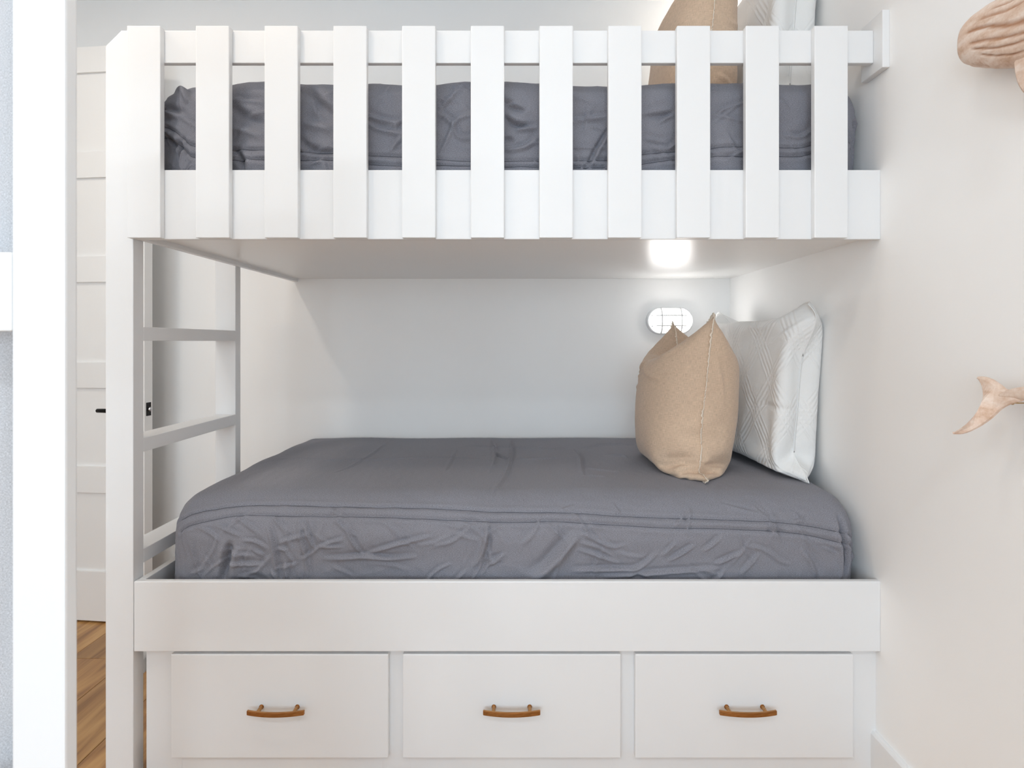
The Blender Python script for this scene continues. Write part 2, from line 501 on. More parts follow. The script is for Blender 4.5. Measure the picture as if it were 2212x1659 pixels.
# ------------------------------------------------------------------ drawer base under the lower bunk
chest = tag(empty('drawer_base', (0, 1.96, 0)), 'white built-in drawer base with three drawers under the lower bunk', 'drawers')
CY0 = 1.470
def cpart(name, *a, **kw): return adopt(box(name, *a, M['white'], None, **kw), chest)
cpart('cabinet_body', -1.007, XR, CY0 + .018, 2.44, 0, 0.424, bev=0)
DR = [(-0.930, -0.3465), (-0.308, 0.277), (0.3155, 0.9006)]
cpart('face_frame_rail', -1.007, XR, CY0, CY0 + .018, 0.335, 0.424, bev=.0006)
cpart('face_frame_rail', -1.007, XR, CY0, CY0 + .018, 0.0, 0.095, bev=.0006)
for a, b in ((-1.007, -0.910), (-0.366, -0.288), (0.257, 0.3355), (0.8806, XR)):
    cpart('face_frame_stile', a, b, CY0 - .0004, CY0 + .018, 0.0, 0.424, bev=.0006)
def handle_mesh():
    bm = bmesh.new(); n = 24; rings = []
    for i in range(n + 1):
        t = -1 + 2 * i / n
        x = t * 0.0755; y = -(0.0225 + 0.0095 * (1 - t * t)); hz = 0.0058; hy = 0.0036
        rings.append([bm.verts.new((x, y + a * hy, b * hz)) for a, b in ((-1, -1), (1, -1), (1, 1), (-1, 1))])
    for i in range(n):
        for k in range(4): bm.faces.new((rings[i][k], rings[i][(k + 1) % 4], rings[i + 1][(k + 1) % 4], rings[i + 1][k]))
    bm.faces.new(rings[0][::-1]); bm.faces.new(rings[-1])
    bmesh.ops.recalc_face_normals(bm, faces=bm.faces)
    ed = [e for e in bm.edges if len(e.link_faces) == 2 and e.calc_face_angle(0) > .8]
    bmesh.ops.bevel(bm, geom=ed, offset=.0011, segments=2, affect='EDGES')
    for sx in (-.048, .048):
        bm_tube(bm, [(sx, 0.0, 0), (sx, -.0255, 0)], .0048, 14)
        bm_tube(bm, [(sx, 0.0, 0), (sx, -.0018, 0)], .0062, 14)
    return finish(bm, 'handle')
hm = handle_mesh()
for a, b in DR:
    d = cpart('drawer', a, b, 1.452, CY0 - .0006, 0.073, 0.3515, bev=.003, seg=3)
    h = obj('handle', hm, M['copper'], d)
    h.location = ((a + b) / 2, 1.452, 0.2115)
    h['label'] = 'copper coloured bow handle'

# ------------------------------------------------------------------ mattresses
def soft_box(name, x0, x1, y0, y1, z0, z1, r, mat):
    bm = bmesh.new(); bm_box(bm, x0, x1, y0, y1, z0, z1)
    bmesh.ops.bevel(bm, geom=list(bm.edges), offset=r, segments=4, profile=.5, affect='EDGES')
    return obj(name, finish(bm, name, True), mat)
tag(soft_box('mattress', -0.955, 0.925, 1.525, 2.455, 0.4455, 0.705, .05, M['mattress']), 'dark covered mattress under the grey duvet of the lower bunk', 'mattress', 'twin mattresses')
tag(soft_box('mattress', -0.955, 0.925, 1.525, 2.455, 1.5005, 1.865, .05, M['mattress']), 'dark covered mattress under the grey duvet of the upper bunk', 'mattress', 'twin mattresses')

# ------------------------------------------------------------------ duvets
CREASE_LOW = [
    (3, 5, [(-0.843,1.471),(-0.803,1.455),(-0.763,1.439)]),
    (3, 5, [(-0.779,1.487),(-0.739,1.463),(-0.707,1.443)]),
    (3, 5, [(-0.883,1.463),(-0.843,1.447),(-0.815,1.423)]),
    (3, 5, [(-0.903,1.427),(-0.887,1.379),(-0.867,1.323)]),
    (2, 5, [(-0.863,1.387),(-0.839,1.355)]),
    (3, 5, [(-0.683,1.491),(-0.659,1.471),(-0.639,1.451)]),
    (4, 6, [(-0.607,1.487),(-0.599,1.447),(-0.579,1.387),(-0.575,1.319)]),
    (4, 5, [(-0.599,1.491),(-0.579,1.455),(-0.563,1.415),(-0.551,1.403)]),
    (5, 6, [(-0.691,1.467),(-0.671,1.427),(-0.663,1.379),(-0.659,1.319)]),
    (3, 5, [(-0.507,1.483),(-0.475,1.455),(-0.443,1.439)]),
    (4, 5, [(-0.471,1.451),(-0.447,1.415),(-0.427,1.383)]),
    (5, 7, [(-0.535,1.379),(-0.467,1.379),(-0.427,1.383),(-0.351,1.375),(-0.275,1.383)]),
    (4, 6, [(-0.423,1.387),(-0.351,1.411),(-0.287,1.427),(-0.235,1.439)]),
    (3, 5, [(-0.755,1.427),(-0.719,1.427),(-0.687,1.407)]),
    (3, 5, [(-0.727,1.403),(-0.695,1.387)]),
    (4, 6, [(-0.799,1.367),(-0.747,1.363),(-0.695,1.363)]),
    (-9, 10, [(-0.811,1.315),(-0.799,1.379),(-0.791,1.427)]),
    (7, 16, [(-0.783,1.315),(-0.775,1.379),(-0.767,1.411)]),
    (-6, 9, [(-0.767,1.315),(-0.719,1.315)]),
    (3, 5, [(-0.547,1.411),(-0.511,1.423),(-0.479,1.431)]),
    (3, 5, [(-0.547,1.411),(-0.479,1.411)]),
    (5, 7, [(-0.083,1.471),(-0.091,1.419),(-0.107,1.371),(-0.123,1.355)]),
    (3, 5, [(-0.043,1.379),(-0.075,1.363)]),
    (4, 6, [(-0.675,1.347),(-0.659,1.319)]),
    (4, 6, [(-0.635,1.371),(-0.631,1.319)]),
    (3, 5, [(-0.655,1.407),(-0.627,1.403)]),
    (-4, 12, [(-0.763,1.315),(-0.747,1.335),(-0.707,1.327),(-0.691,1.315)]),
    (3, 5, [(0.173,1.447),(0.209,1.431),(0.253,1.407)]),
    (3, 5, [(0.189,1.447),(0.221,1.431)]),
    (4, 6, [(0.165,1.403),(0.209,1.391),(0.281,1.363)]),
    (5, 7, [(0.149,1.343),(0.233,1.347),(0.285,1.347),(0.325,1.347),(0.365,1.375),(0.381,1.395)]),
    (4, 6, [(0.413,1.371),(0.445,1.391),(0.485,1.415)]),
    (3, 5, [(0.397,1.387),(0.433,1.423)]),
    (4, 6, [(0.541,1.363),(0.577,1.379),(0.613,1.395)]),
    (3, 6, [(0.509,1.399),(0.537,1.419),(0.561,1.439)]),
    (9, 16, [(0.045,1.319),(0.097,1.363),(0.145,1.419),(0.169,1.447)]),
    (4, 7, [(0.233,1.327),(0.341,1.335),(0.449,1.343),(0.561,1.351)]),
    (3, 7, [(0.613,1.335),(0.637,1.363),(0.665,1.395)]),
    (4, 6, [(-0.079,1.471),(-0.087,1.419),(-0.099,1.363),(-0.119,1.331)]),
    (-5, 9, [(0.309,1.319),(0.329,1.335),(0.353,1.319)]),
    (-10, 10, [(0.905,1.499),(0.897,1.439),(0.929,1.379),(0.945,1.327)]),
    (5, 12, [(0.889,1.491),(0.877,1.439),(0.897,1.375),(0.901,1.323)]),
    (4, 8, [(0.777,1.407),(0.809,1.363),(0.821,1.327)]),
    (-5, 9, [(0.993,1.419),(1.017,1.399)]),
    (3, 7, [(-0.111,2.391),(-0.083,2.027),(-0.095,1.787)]),
    (4, 7, [(-0.031,2.391),(-0.023,2.099),(-0.039,1.759),(-0.075,1.555)]),
    (4, 7, [(0.221,2.191),(0.233,2.023),(0.213,1.839),(0.213,1.743)]),
    (2.5, 7, [(-0.227,2.239),(-0.011,2.215),(0.229,2.191)]),
    (3, 7, [(-0.027,1.979),(0.209,2.007),(0.233,2.023)]),
    (4, 8, [(0.261,2.179),(0.353,2.259),(0.497,2.275)]),
    (3, 7, [(0.217,1.871),(0.285,1.827),(0.349,1.811)]),
    (3, 7, [(0.213,1.743),(0.285,1.735)]),
    (4, 7, [(0.337,2.063),(0.397,2.059),(0.409,2.007)]),
    (2.5, 7, [(-0.939,1.899),(-0.839,1.995),(-0.619,1.979),(-0.439,1.995),(-0.239,2.023),(-0.087,1.967)]),
    (2, 7, [(-0.559,2.315),(-0.567,1.967),(-0.615,1.791)]),
    (2.5, 7, [(-0.243,2.175),(-0.243,1.995),(-0.247,1.811)]),
    (-5, 7, [(-0.099,2.155),(-0.063,2.027),(-0.031,1.975)]),
]
SEAM_LOW = [
    (0, 0, [(-0.975,1.495),(-0.931,1.495),(-0.903,1.503),(-0.859,1.515),(-0.803,1.523),(-0.739,1.527),(-0.599,1.523),(-0.423,1.519),(-0.247,1.515),(-0.075,1.503),(0.017,1.503),(0.109,1.503),(0.197,1.499),(0.289,1.491),(0.413,1.487),(0.537,1.483),(0.633,1.479),(0.729,1.475),(0.821,1.463),(0.893,1.447),(0.981,1.451)]),
    (0, 0, [(-0.947,1.455),(-0.923,1.463),(-0.895,1.471),(-0.847,1.483),(-0.791,1.495),(-0.731,1.495),(-0.591,1.491),(-0.415,1.491),(-0.243,1.483),(-0.075,1.475),(0.017,1.475),(0.109,1.479),(0.193,1.471),(0.289,1.467),(0.413,1.459),(0.537,1.459),(0.629,1.455),(0.725,1.451),(0.817,1.439),(0.889,1.419),(1.001,1.427)]),
]
CREASE_UP = [
    (-4, 12, [(-1.012,1.518),(-1.012,1.51),(-1.048,1.474),(-1.08,1.426),(-1.084,1.374)]),
    (6, 10, [(-1.076,1.514),(-0.96,1.406)]),
    (-7, 10, [(-1.068,1.41),(-1.016,1.342),(-0.952,1.342)]),
    (5, 10, [(-1.072,1.518),(-1.024,1.446),(-0.928,1.402)]),
    (6, 12, [(-0.972,1.518),(-0.932,1.498),(-0.908,1.442)]),
    (-8, 14, [(-1.02,1.318),(-0.968,1.338)]),
    (-9, 16, [(-0.792,1.434),(-0.744,1.402),(-0.692,1.386)]),
    (-8, 12, [(-0.784,1.314),(-0.76,1.298),(-0.752,1.254)]),
    (5, 14, [(-0.792,1.37),(-0.748,1.366),(-0.7,1.35)]),
    (4, 9, [(-0.784,1.45),(-0.7,1.446)]),
    (-9, 15, [(-0.612,1.506),(-0.552,1.45),(-0.504,1.402)]),
    (-8, 13, [(-0.604,1.35),(-0.572,1.314),(-0.504,1.306)]),
    (5, 14, [(-0.6,1.39),(-0.552,1.378),(-0.508,1.37)]),
    (4, 7, [(-0.564,1.274),(-0.536,1.286)]),
    (5, 8, [(-0.416,1.41),(-0.372,1.394),(-0.312,1.39)]),
    (5, 8, [(-0.416,1.386),(-0.372,1.366),(-0.312,1.358)]),
    (4, 7, [(-0.352,1.31),(-0.32,1.35)]),
    (5, 8, [(-0.228,1.418),(-0.18,1.458),(-0.148,1.498)]),
    (4, 8, [(-0.212,1.302),(-0.184,1.366),(-0.172,1.398),(-0.124,1.41)]),
    (4, 7, [(-0.228,1.422),(-0.176,1.39),(-0.168,1.346),(-0.124,1.346)]),
    (-6, 8, [(-0.04,1.442),(-0.008,1.442)]),
    (-7, 8, [(-0.04,1.434),(-0.004,1.426),(0.02,1.418)]),
    (-8, 8, [(-0.04,1.406),(-0.016,1.386),(0.028,1.378)]),
    (6, 8, [(-0.008,1.37),(0.052,1.374)]),
    (-5, 8, [(-0.04,1.346),(-0.008,1.342)]),
    (6, 9, [(-0.04,1.314),(0.016,1.314),(0.056,1.346)]),
    (4, 8, [(0.144,1.394),(0.204,1.402),(0.256,1.406)]),
    (-9, 7, [(0.256,1.382),(0.22,1.326),(0.204,1.294),(0.184,1.258)]),
    (3, 6, [(0.144,1.322),(0.256,1.318)]),
    (-5, 8, [(0.34,1.402),(0.388,1.41),(0.44,1.414)]),
    (4, 7, [(0.384,1.386),(0.42,1.406),(0.44,1.418)]),
    (4, 7, [(0.392,1.322),(0.412,1.31),(0.44,1.338)]),
    (3, 7, [(0.348,1.346),(0.404,1.334)]),
    (4, 7, [(0.536,1.402),(0.572,1.43),(0.632,1.446)]),
    (3, 7, [(0.536,1.41),(0.632,1.39)]),
    (4, 7, [(0.736,1.358),(0.784,1.346),(0.82,1.378)]),
    (-8, 12, [(1.004,1.466),(1.052,1.494),(1.08,1.478)]),
]
SEAM_UP = [
    (0, 0, [(-1.124,1.506),(-0.948,1.33),(-0.788,1.314),(-0.696,1.314),(-0.596,1.306),(-0.508,1.31),(-0.412,1.298),(-0.32,1.298),(-0.22,1.286),(-0.128,1.282),(-0.036,1.282),(0.06,1.282),(0.156,1.286),(0.248,1.286),(0.348,1.306),(0.436,1.31),(0.54,1.318),(0.624,1.322),(0.728,1.322),(0.816,1.322),(1.1,1.47)]),
    (0, 0, [(-1.152,1.498),(-0.96,1.302),(-0.788,1.286),(-0.696,1.286),(-0.596,1.282),(-0.508,1.29),(-0.412,1.274),(-0.32,1.27),(-0.22,1.27),(-0.128,1.27),(-0.036,1.266),(0.06,1.266),(0.156,1.266),(0.248,1.266),(0.348,1.278),(0.436,1.29),(0.54,1.294),(0.624,1.294),(0.728,1.298),(0.816,1.298),(1.124,1.466)]),
]

LOW = dict(z=.757, xl=-.985, rl=.08, xr=.962, rr=.08, yf=1.487, rf=.125, yb=2.472, rb=.04, drop=.25)
UP = dict(z=1.928, xl=-1.035, rl=.13, xr=.962, rr=.10, yf=1.490, rf=.08, yb=2.472, rb=.04, drop=.33)

def drape(D, a, b):
    x0, x1, y0, y1 = D['xl'] + D['rl'], D['xr'] - D['rr'], D['yf'] + D['rf'], D['yb'] - D['rb']
    cx, cy = np.clip(a, x0, x1), np.clip(b, y0, y1)
    ox, oy = a - cx, b - cy
    L = np.hypot(ox, oy) + 1e-9
    dx, dy = ox / L, oy / L
    rx = np.where(ox < 0, D['rl'], D['rr']); ry = np.where(oy < 0, D['rf'], D['rb'])
    r = 1 / np.sqrt((dx / rx) ** 2 + (dy / ry) ** 2 + 1e-12)
    q = np.minimum(L / r, PI / 2)
    ext = r * np.sin(q)
    dr = np.where(L / r < PI / 2, r * (1 - np.cos(q)), r + (L - r * PI / 2))
    return cx + dx * ext, cy + dy * ext, D['z'] - dr

def wave_noise(rs, A, B, n, kmin, kmax, stretch=1.0):
    out = np.zeros_like(A)
    for _ in range(n):
        k = rs.uniform(kmin, kmax); th = rs.uniform(0, PI)
        out += np.sin(A * k * math.cos(th) * stretch + B * k * math.sin(th) + rs.uniform(0, 2 * PI))
    return out / math.sqrt(n)

def pl_dist(A, B, pts):
    """distance, signed side and 0..1 position along a polyline, in cloth metres"""
    best = np.full(A.shape, 1e9); sgn = np.ones(A.shape); pos = np.zeros(A.shape)
    seg = [math.hypot(q[0] - p[0], q[1] - p[1]) for p, q in zip(pts[:-1], pts[1:])]
    tot = sum(seg) + 1e-9; acc = 0
    for (p, q), l in zip(zip(pts[:-1], pts[1:]), seg):
        if l < 1e-6: continue
        tx, ty = (q[0] - p[0]) / l, (q[1] - p[1]) / l
        ra, rb = A - p[0], B - p[1]
        t = np.clip(ra * tx + rb * ty, 0, l)
        d = np.hypot(ra - t * tx, rb - t * ty)
        m = d < best
        best = np.where(m, d, best)
        sgn = np.where(m, np.sign(tx * rb - ty * ra), sgn)
        pos = np.where(m, (acc + t) / tot, pos)
        acc += l
    return best, sgn, pos

def smooth_poly(pts, n=3):
    p = np.array(pts, float)
    for _ in range(n):
        q = np.empty((len(p) * 2, 2)); q[0] = p[0]; q[-1] = p[-1]
        q[1:-1:2] = .75 * p[:-1] + .25 * p[1:]; q[2:-1:2] = .25 * p[:-1] + .75 * p[1:]
        p = q
    return [tuple(r) for r in p]

def duvet(name, D, creases, seams, seed, lump, label, seam_w):
    rs = np.random.RandomState(seed)
    Lf = D['rf'] * PI / 2 + D['drop'] - D['rf']
    Ll = D['rl'] * PI / 2 + D['drop'] - .03 - D['rl']; Lr = D['rr'] * PI / 2 + D['drop'] - .04 - D['rr']
    a = np.arange(D['xl'] + D['rl'] - Ll, D['xr'] - D['rr'] + Lr, .0039)
    bfront = np.arange(D['yf'] + D['rf'] - Lf, D['yf'] + D['rf'] + .04, .0034)
    btop = np.arange(bfront[-1] + .0055, D['yb'] + .04, .0058)
    b = np.concatenate([bfront, btop])
    A, B = np.meshgrid(a, b, indexing='ij')
    X, Y, Z = drape(D, A, B)
    front = np.clip((D['yf'] + D['rf'] - B) / .10, 0, 1)
    h = lump * (wave_noise(rs, A, B, 9, 8, 26) * .7 + wave_noise(rs, A, B, 12, 25, 60) * .45 * front)
    h += .0006 * wave_noise(rs, A, B, 14, 90, 220) * (.3 + .7 * front)
    # puckered wrinkles, sharper on the hanging part
    w1 = 1 - np.abs(wave_noise(rs, A, B, 6, 18, 55)); h += lump * .35 * np.clip(w1, -1, 1) ** 3 * front
    small = []          # short pinched folds scattered over the hanging front
    for _ in range(70):
        ca, cb = rs.uniform(D['xl'] + .05, D['xr'] - .06), rs.uniform(b[0] + .04, D['yf'] + D['rf'] * .45 - .03)
        ln, th = rs.uniform(.02, .06), rs.choice([-1, 1]) * rs.uniform(.15, 1.35)
        bend = rs.uniform(-.3, .3) * ln
        dx_, dy_ = math.cos(th), math.sin(th)
        small.append((rs.uniform(1.2, 2.6), rs.uniform(4.5, 7), [(ca - dx_ * ln, cb - dy_ * ln), (ca - dy_ * bend, cb + dx_ * bend), (ca + dx_ * ln, cb + dy_ * ln)]))
    for Ac, w, pts in list(creases) + small:
        Ac *= .0023 if Ac > 0 else .0018; w *= .00080
        xs = [p[0] for p in pts]; ys = [p[1] for p in pts]; mg = max(.05, 5 * w)
        i0, i1 = np.searchsorted(a, (min(xs) - mg, max(xs) + mg)); j0, j1 = np.searchsorted(b, (min(ys) - mg, max(ys) + mg))
        if i1 - i0 < 2 or j1 - j0 < 2: continue
        d, s, t = pl_dist(A[i0:i1, j0:j1], B[i0:i1, j0:j1], smooth_poly(pts, 2))
        fade = np.clip(np.sin(PI * np.clip(t, .001, .999)), 0, 1) ** .6
        sd = d * s
        h[i0:i1, j0:j1] += fade * (Ac * np.exp(-(d / w) ** 2) - .55 * Ac * np.exp(-((sd - 1.7 * w) / (1.2 * w)) ** 2))
    sp = []
    for Ac, w, pts in seams:
        pp = smooth_poly(pts, 2)
        d, s, t = pl_dist(A, B, pp)
        puck = wave_noise(rs, A, B * .3, 10, 60, 160)
        h += -.0045 * np.exp(-(d / seam_w) ** 2) + .0022 * np.exp(-((d - .011) / .007) ** 2) + .0007 * puck * np.exp(-(d / .016) ** 2)
        sp.append(pp)
    # normals of the draped sheet
    P = np.stack([X, Y, Z], -1)
    N = np.cross(np.gradient(P, axis=0), np.gradient(P, axis=1)); N /= np.linalg.norm(N, axis=-1, keepdims=True) + 1e-12
    inside = np.clip((P[..., 2] - (D['z'] - D['drop'])) / .05, 0, 1)
    P = P + N * h[..., None]
    # keep clear of the rails, walls and boards it hangs against
    P[..., 0] = np.clip(P[..., 0], np.where((P[..., 2] > 1.66) | ((P[..., 2] > .56) & (P[..., 2] < .9)), -1.045, -1.0035), XR - .003)
    P[..., 1] = np.clip(P[..., 1], YR1 + .002, YB - .003)
    P[..., 2] = np.maximum(P[..., 2], D['z'] - D['drop'] - .02)
    UV = np.stack([A, B], -1)
    me = grid_mesh(name, P[..., 0], P[..., 1], P[..., 2], UV)
    o = obj(name, me, M['duvet'])
    so = o.modifiers.new('thickness', 'SOLIDIFY'); so.thickness = .014; so.offset = -1
    tag(o, label, 'duvet', 'grey duvets')
    # stitched thread along each seam
    for pp in sp:
        pa = np.array(pp)
        l = np.concatenate([[0], np.cumsum(np.hypot(*np.diff(pa, axis=0).T))])
        tt = np.arange(0, l[-1], .004)
        ua, ub = np.interp(tt, l, pa[:, 0]), np.interp(tt, l, pa[:, 1])
        ii = np.clip(np.searchsorted(a, ua) - 1, 0, len(a) - 2); jj = np.clip(np.searchsorted(b, ub) - 1, 0, len(b) - 2)
        fa = np.clip((ua - a[ii]) / (a[ii + 1] - a[ii]), 0, 1)[:, None]; fb = np.clip((ub - b[jj]) / (b[jj + 1] - b[jj]), 0, 1)[:, None]
        PN = P + N * .0003
        c = (PN[ii, jj] * (1 - fa) + PN[ii + 1, jj] * fa) * (1 - fb) + (PN[ii, jj + 1] * (1 - fa) + PN[ii + 1, jj + 1] * fa) * fb
        c[1:-1] = (c[:-2] + c[1:-1] + c[2:]) / 3
        bm = bmesh.new(); bm_tube(bm, [tuple(v) for v in c], .0009, 6)
        obj('seam', finish(bm, 'seam', True), M['duvet_thread'], o)
    return o

duvet('duvet', LOW, CREASE_LOW, SEAM_LOW, 5, .0032, 'wrinkled grey heather duvet with double stitched hem on the lower bunk', .004)
duvet('duvet', UP, CREASE_UP, SEAM_UP, 11, .0075, 'rumpled grey heather duvet behind the slats of the upper bunk', .005)

# ------------------------------------------------------------------ pillows
def pillow_sim(W, H, n, m, press, steps, chop=None, grav=0.0, seed=1, vol=.02, pins=()):
    """inflate two sewn cloth squares: u across (0..n), v up (0..m); returns verts, faces, uv, border loop"""
    rng = np.random.default_rng(seed)
    F = np.arange((n+1)*(m+1)).reshape(n+1, m+1)
    B = F.copy(); k = F.size
    for i in range(1, n):
        B[i, 1:m] = np.arange(k, k+m-1); k += m-1
    N = k
    u = np.linspace(-W/2, W/2, n+1); v = np.linspace(0, H, m+1)
    U, V = np.meshgrid(u, v, indexing='ij')
    bump = (1-(2*U/W)**2)*(1-(2*V/H-1)**2)*.03
    P = np.zeros((N, 3))
    P[B.ravel()] = np.stack([U, V, -bump], -1).reshape(-1, 3)
    P[F.ravel()] = np.stack([U, V, bump], -1).reshape(-1, 3)
    P[:, 2] += rng.normal(0, .0008, N)
    bo = np.concatenate([F[:, 0], F[:, m], F[0, :], F[n, :]]); P[bo, 2] = 0
    lu, lv = W/n, H/m; ld = np.hypot(lu, lv)
    C = []
    for G in (F, B):
        for p in (0, 1):
            C.append((G[p:n:2, :].ravel(), G[p+1:n+1:2, :].ravel(), lu, 1.))
            C.append((G[:, p:m:2].ravel(), G[:, p+1:m+1:2].ravel(), lv, 1.))
            C.append((G[p:n:2, :-1].ravel(), G[p+1:n+1:2, 1:].ravel(), ld, .55))
            C.append((G[p:n:2, 1:].ravel(), G[p+1:n+1:2, :-1].ravel(), ld, .55))
        for p in range(4):
            a = G[p:n-1:4, :]; b = G[p+2:n+1:4, :]; q = min(len(a), len(b)); C.append((a[:q].ravel(), b[:q].ravel(), 2*lu, .03))
            a = G[:, p:m-1:4]; b = G[:, p+2:m+1:4]; q = min(a.shape[1], b.shape[1]); C.append((a[:, :q].ravel(), b[:, :q].ravel(), 2*lv, .03))
    Q = P.copy()
    def nrm(G, s):
        X = P[G]; du = np.gradient(X, axis=0); dv = np.gradient(X, axis=1)
        return s*np.cross(du, dv)
    for it in range(steps):
        Nn = np.zeros((N, 3))
        np.add.at(Nn, F.ravel(), nrm(F, 1).reshape(-1, 3)); np.add.at(Nn, B.ravel(), nrm(B, -1).reshape(-1, 3))
        V = float((P*Nn).sum())/3; pe = press*min(1., max(-.2, (vol-V)/vol*6))
        Nn /= lu*lv
        vel = (P-Q)*.93; Q = P.copy()
        P = P+vel+Nn*pe
        P[:, 1] -= grav
        for (i, j, tu, tv, tw, st) in pins:
            P[F[i, j]] += (np.array((tu, tv, tw))-P[F[i, j]])*st
        if chop and it > steps*chop['t']:
            f = min(1, (it-steps*chop['t'])/(steps*.3))
            for (i0, s, dep, wdt) in chop['rows']:
                cu = F[:, m-s] if True else None
                for G in (F, B):
                    idx = G[:, m-s]
                    wgt = np.exp(-((u-i0)/wdt)**2)*f
                    tgt = H-dep
                    P[idx, 1] += np.minimum(0, (tgt-P[idx, 1]))*wgt*.5
        for r in range(4):
            for a, b, l, st in C:
                d = P[b]-P[a]; L = np.sqrt((d*d).sum(1))+1e-9
                e = (L-l)/L
                if st < .1: e = np.minimum(e, 0)
                c = d*(e*.5*st)[:, None]
                P[a] += c; P[b] -= c
            P[:, 1] = np.maximum(P[:, 1], 0)
    return P, F, B

def upsample(G, k):
    """Catmull-Rom upsampling of an (n,m,c) grid by k in both directions"""
    for ax in (0, 1):
        G = np.moveaxis(G, ax, 0); n = len(G)
        t = np.arange((n - 1) * k + 1) / k; i = np.minimum(np.floor(t).astype(int), n - 2); f = (t - i).reshape(-1, *[1] * (G.ndim - 1))
        pad = np.concatenate([[2 * G[0] - G[1]], G, [2 * G[-1] - G[-2]]]); p0, p1, p2, p3 = (pad[i + d] for d in range(4))
        G = .5 * (2 * p1 + (p2 - p0) * f + (2 * p0 - 5 * p1 + 4 * p2 - p3) * f ** 2 + (3 * p1 - p0 - 3 * p2 + p3) * f ** 3)
        G = np.moveaxis(G, 0, ax)
    return G

def pillow(name, W, H, n, m, sim, xc, yc, z0, lean, mat, edge_mat, edge_name, edge_w, label, yaw=0.0, group=None, creases=(), ruck=.0009, seed=1, xmax=None):
    key = repr((W, H, n, m, sorted(sim.items(), key=str)))
    if key not in pillow.cache: pillow.cache[key] = pillow_sim(W, H, n, m, **sim)
    P, F, B = pillow.cache[key]
    t = tag(empty(name, (xc, yc, z0), yaw), label, 'pillow', group)
    co = np.stack([-P[:, 2] + lean * P[:, 1], P[:, 0], P[:, 1]], -1)
    for _ in range(3):      # relax the fine buckling left by the inflation
        for G in (F, B):
            S = co[G]; A_ = S.copy()
            A_[1:-1, 1:-1] = (S[:-2, 1:-1] + S[2:, 1:-1] + S[1:-1, :-2] + S[1:-1, 2:]) / 4
            for e in (0, -1):
                A_[1:-1, e] = (S[:-2, e] + S[2:, e]) / 2; A_[e, 1:-1] = (S[e, :-2] + S[e, 2:]) / 2
            co[G] = .4 * S + .6 * A_
    K = 3
    rs = np.random.RandomState(seed)
    U, V = np.meshgrid(np.linspace(0, W, n * K + 1), np.linspace(0, H, m * K + 1), indexing='ij')
    edge = np.minimum(np.minimum(U, W - U), np.minimum(V, H - V))
    rim = np.clip(edge / .02, 0, 1)
    sheets = []
    for side, G in ((0, F), (1, B)):
        S = upsample(co[G], K)
        N = np.cross(np.gradient(S, axis=0), np.gradient(S, axis=1)); N /= np.linalg.norm(N, axis=-1, keepdims=True) + 1e-9
        if side == 0: N = -N if N[n * K // 2, m * K // 2, 0] > 0 else N
        else: N = -N if N[n * K // 2, m * K // 2, 0] < 0 else N
        h = ruck * (wave_noise(rs, U, V, 9, 20, 60) * .8 + .35 * wave_noise(rs, U, V, 10, 70, 160))
        # gathers running in from the sewn edge
        for e, w_ in ((U, V), (W - U, V), (V, U), (H - V, U)):
            h += ruck * .8 * wave_noise(rs, w_, e * .5, 10, 40, 190) * np.exp(-e / .028)
        for sd, Ac, w, pts in creases:
            if sd != side: continue
            Ac *= .001; w *= .001
            d, sg, tt = pl_dist(U, V, smooth_poly(pts, 2))
            h += (Ac * np.exp(-(d / w) ** 2) - .5 * Ac * np.exp(-((d * sg - 1.7 * w) / (1.2 * w)) ** 2)) * np.clip(np.sin(PI * np.clip(tt, .02, .98)), 0, 1) ** .6
        S = S + N * (h * rim)[..., None]
        S[..., 2] = np.maximum(S[..., 2], -.002)
        if xmax is not None: S[..., 0] = np.minimum(S[..., 0], xmax - xc + yaw * S[..., 1])
        sheets.append(S)
    nn, mm = sheets[0].shape[:2]
    I = np.arange(nn * mm).reshape(nn, mm); J = I.copy() + nn * mm
    J[0], J[-1], J[:, 0], J[:, -1] = I[0], I[-1], I[:, 0], I[:, -1]
    cc = np.concatenate([s_.reshape(-1, 3) for s_ in sheets])
    used = np.unique(np.concatenate([I.ravel(), J.ravel()])); remap = np.zeros(len(cc), int); remap[used] = np.arange(len(used))
    q = []; uv = []
    for G, fl, du in ((I, True, 0), (J, False, .37)):
        k = np.stack([G[:-1, :-1], G[1:, :-1], G[1:, 1:], G[:-1, 1:]], -1).reshape(-1, 4)
        k0 = np.stack([I[:-1, :-1], I[1:, :-1], I[1:, 1:], I[:-1, 1:]], -1).reshape(-1, 4)
        if fl: k = k[:, ::-1]; k0 = k0[:, ::-1]
        q.append(k); uv.append((np.stack([U + du, V], -1).reshape(-1, 2))[k0.ravel()])
    me = arr_mesh('pillow_case', cc[used], remap[np.concatenate(q)], np.concatenate(uv))
    obj('pillow_case', me, mat, t)
    # the sewn edge: a frayed strip that flops to one side, or slim piping
    S0 = sheets[0]; Sm = (sheets[0] + sheets[1]) / 2; d_ = 5
    def ring(S, a): return np.concatenate([S[:, a], S[-1 - a, 1:], S[::-1, -1 - a][1:], S[a, ::-1][1:-1]])
    C = ring(S0, 0); I_ = ring(Sm, d_)
    for _ in range(2): I_ = (np.roll(I_, 1, 0) + 2 * I_ + np.roll(I_, -1, 0)) / 4
    D = C - I_; D /= np.linalg.norm(D, axis=1, keepdims=True) + 1e-9
    Tn = np.roll(C, -1, 0) - np.roll(C, 1, 0)
    Sd = np.cross(Tn, D); Sd /= np.linalg.norm(Sd, axis=1, keepdims=True) + 1e-9
    N = len(C); rs = np.random.RandomState(3)
    fray = edge_name == 'frayed_edge'
    wob = edge_w * ((0.5 + 0.6 * rs.rand(N)) if fray else np.ones(N))[:, None]
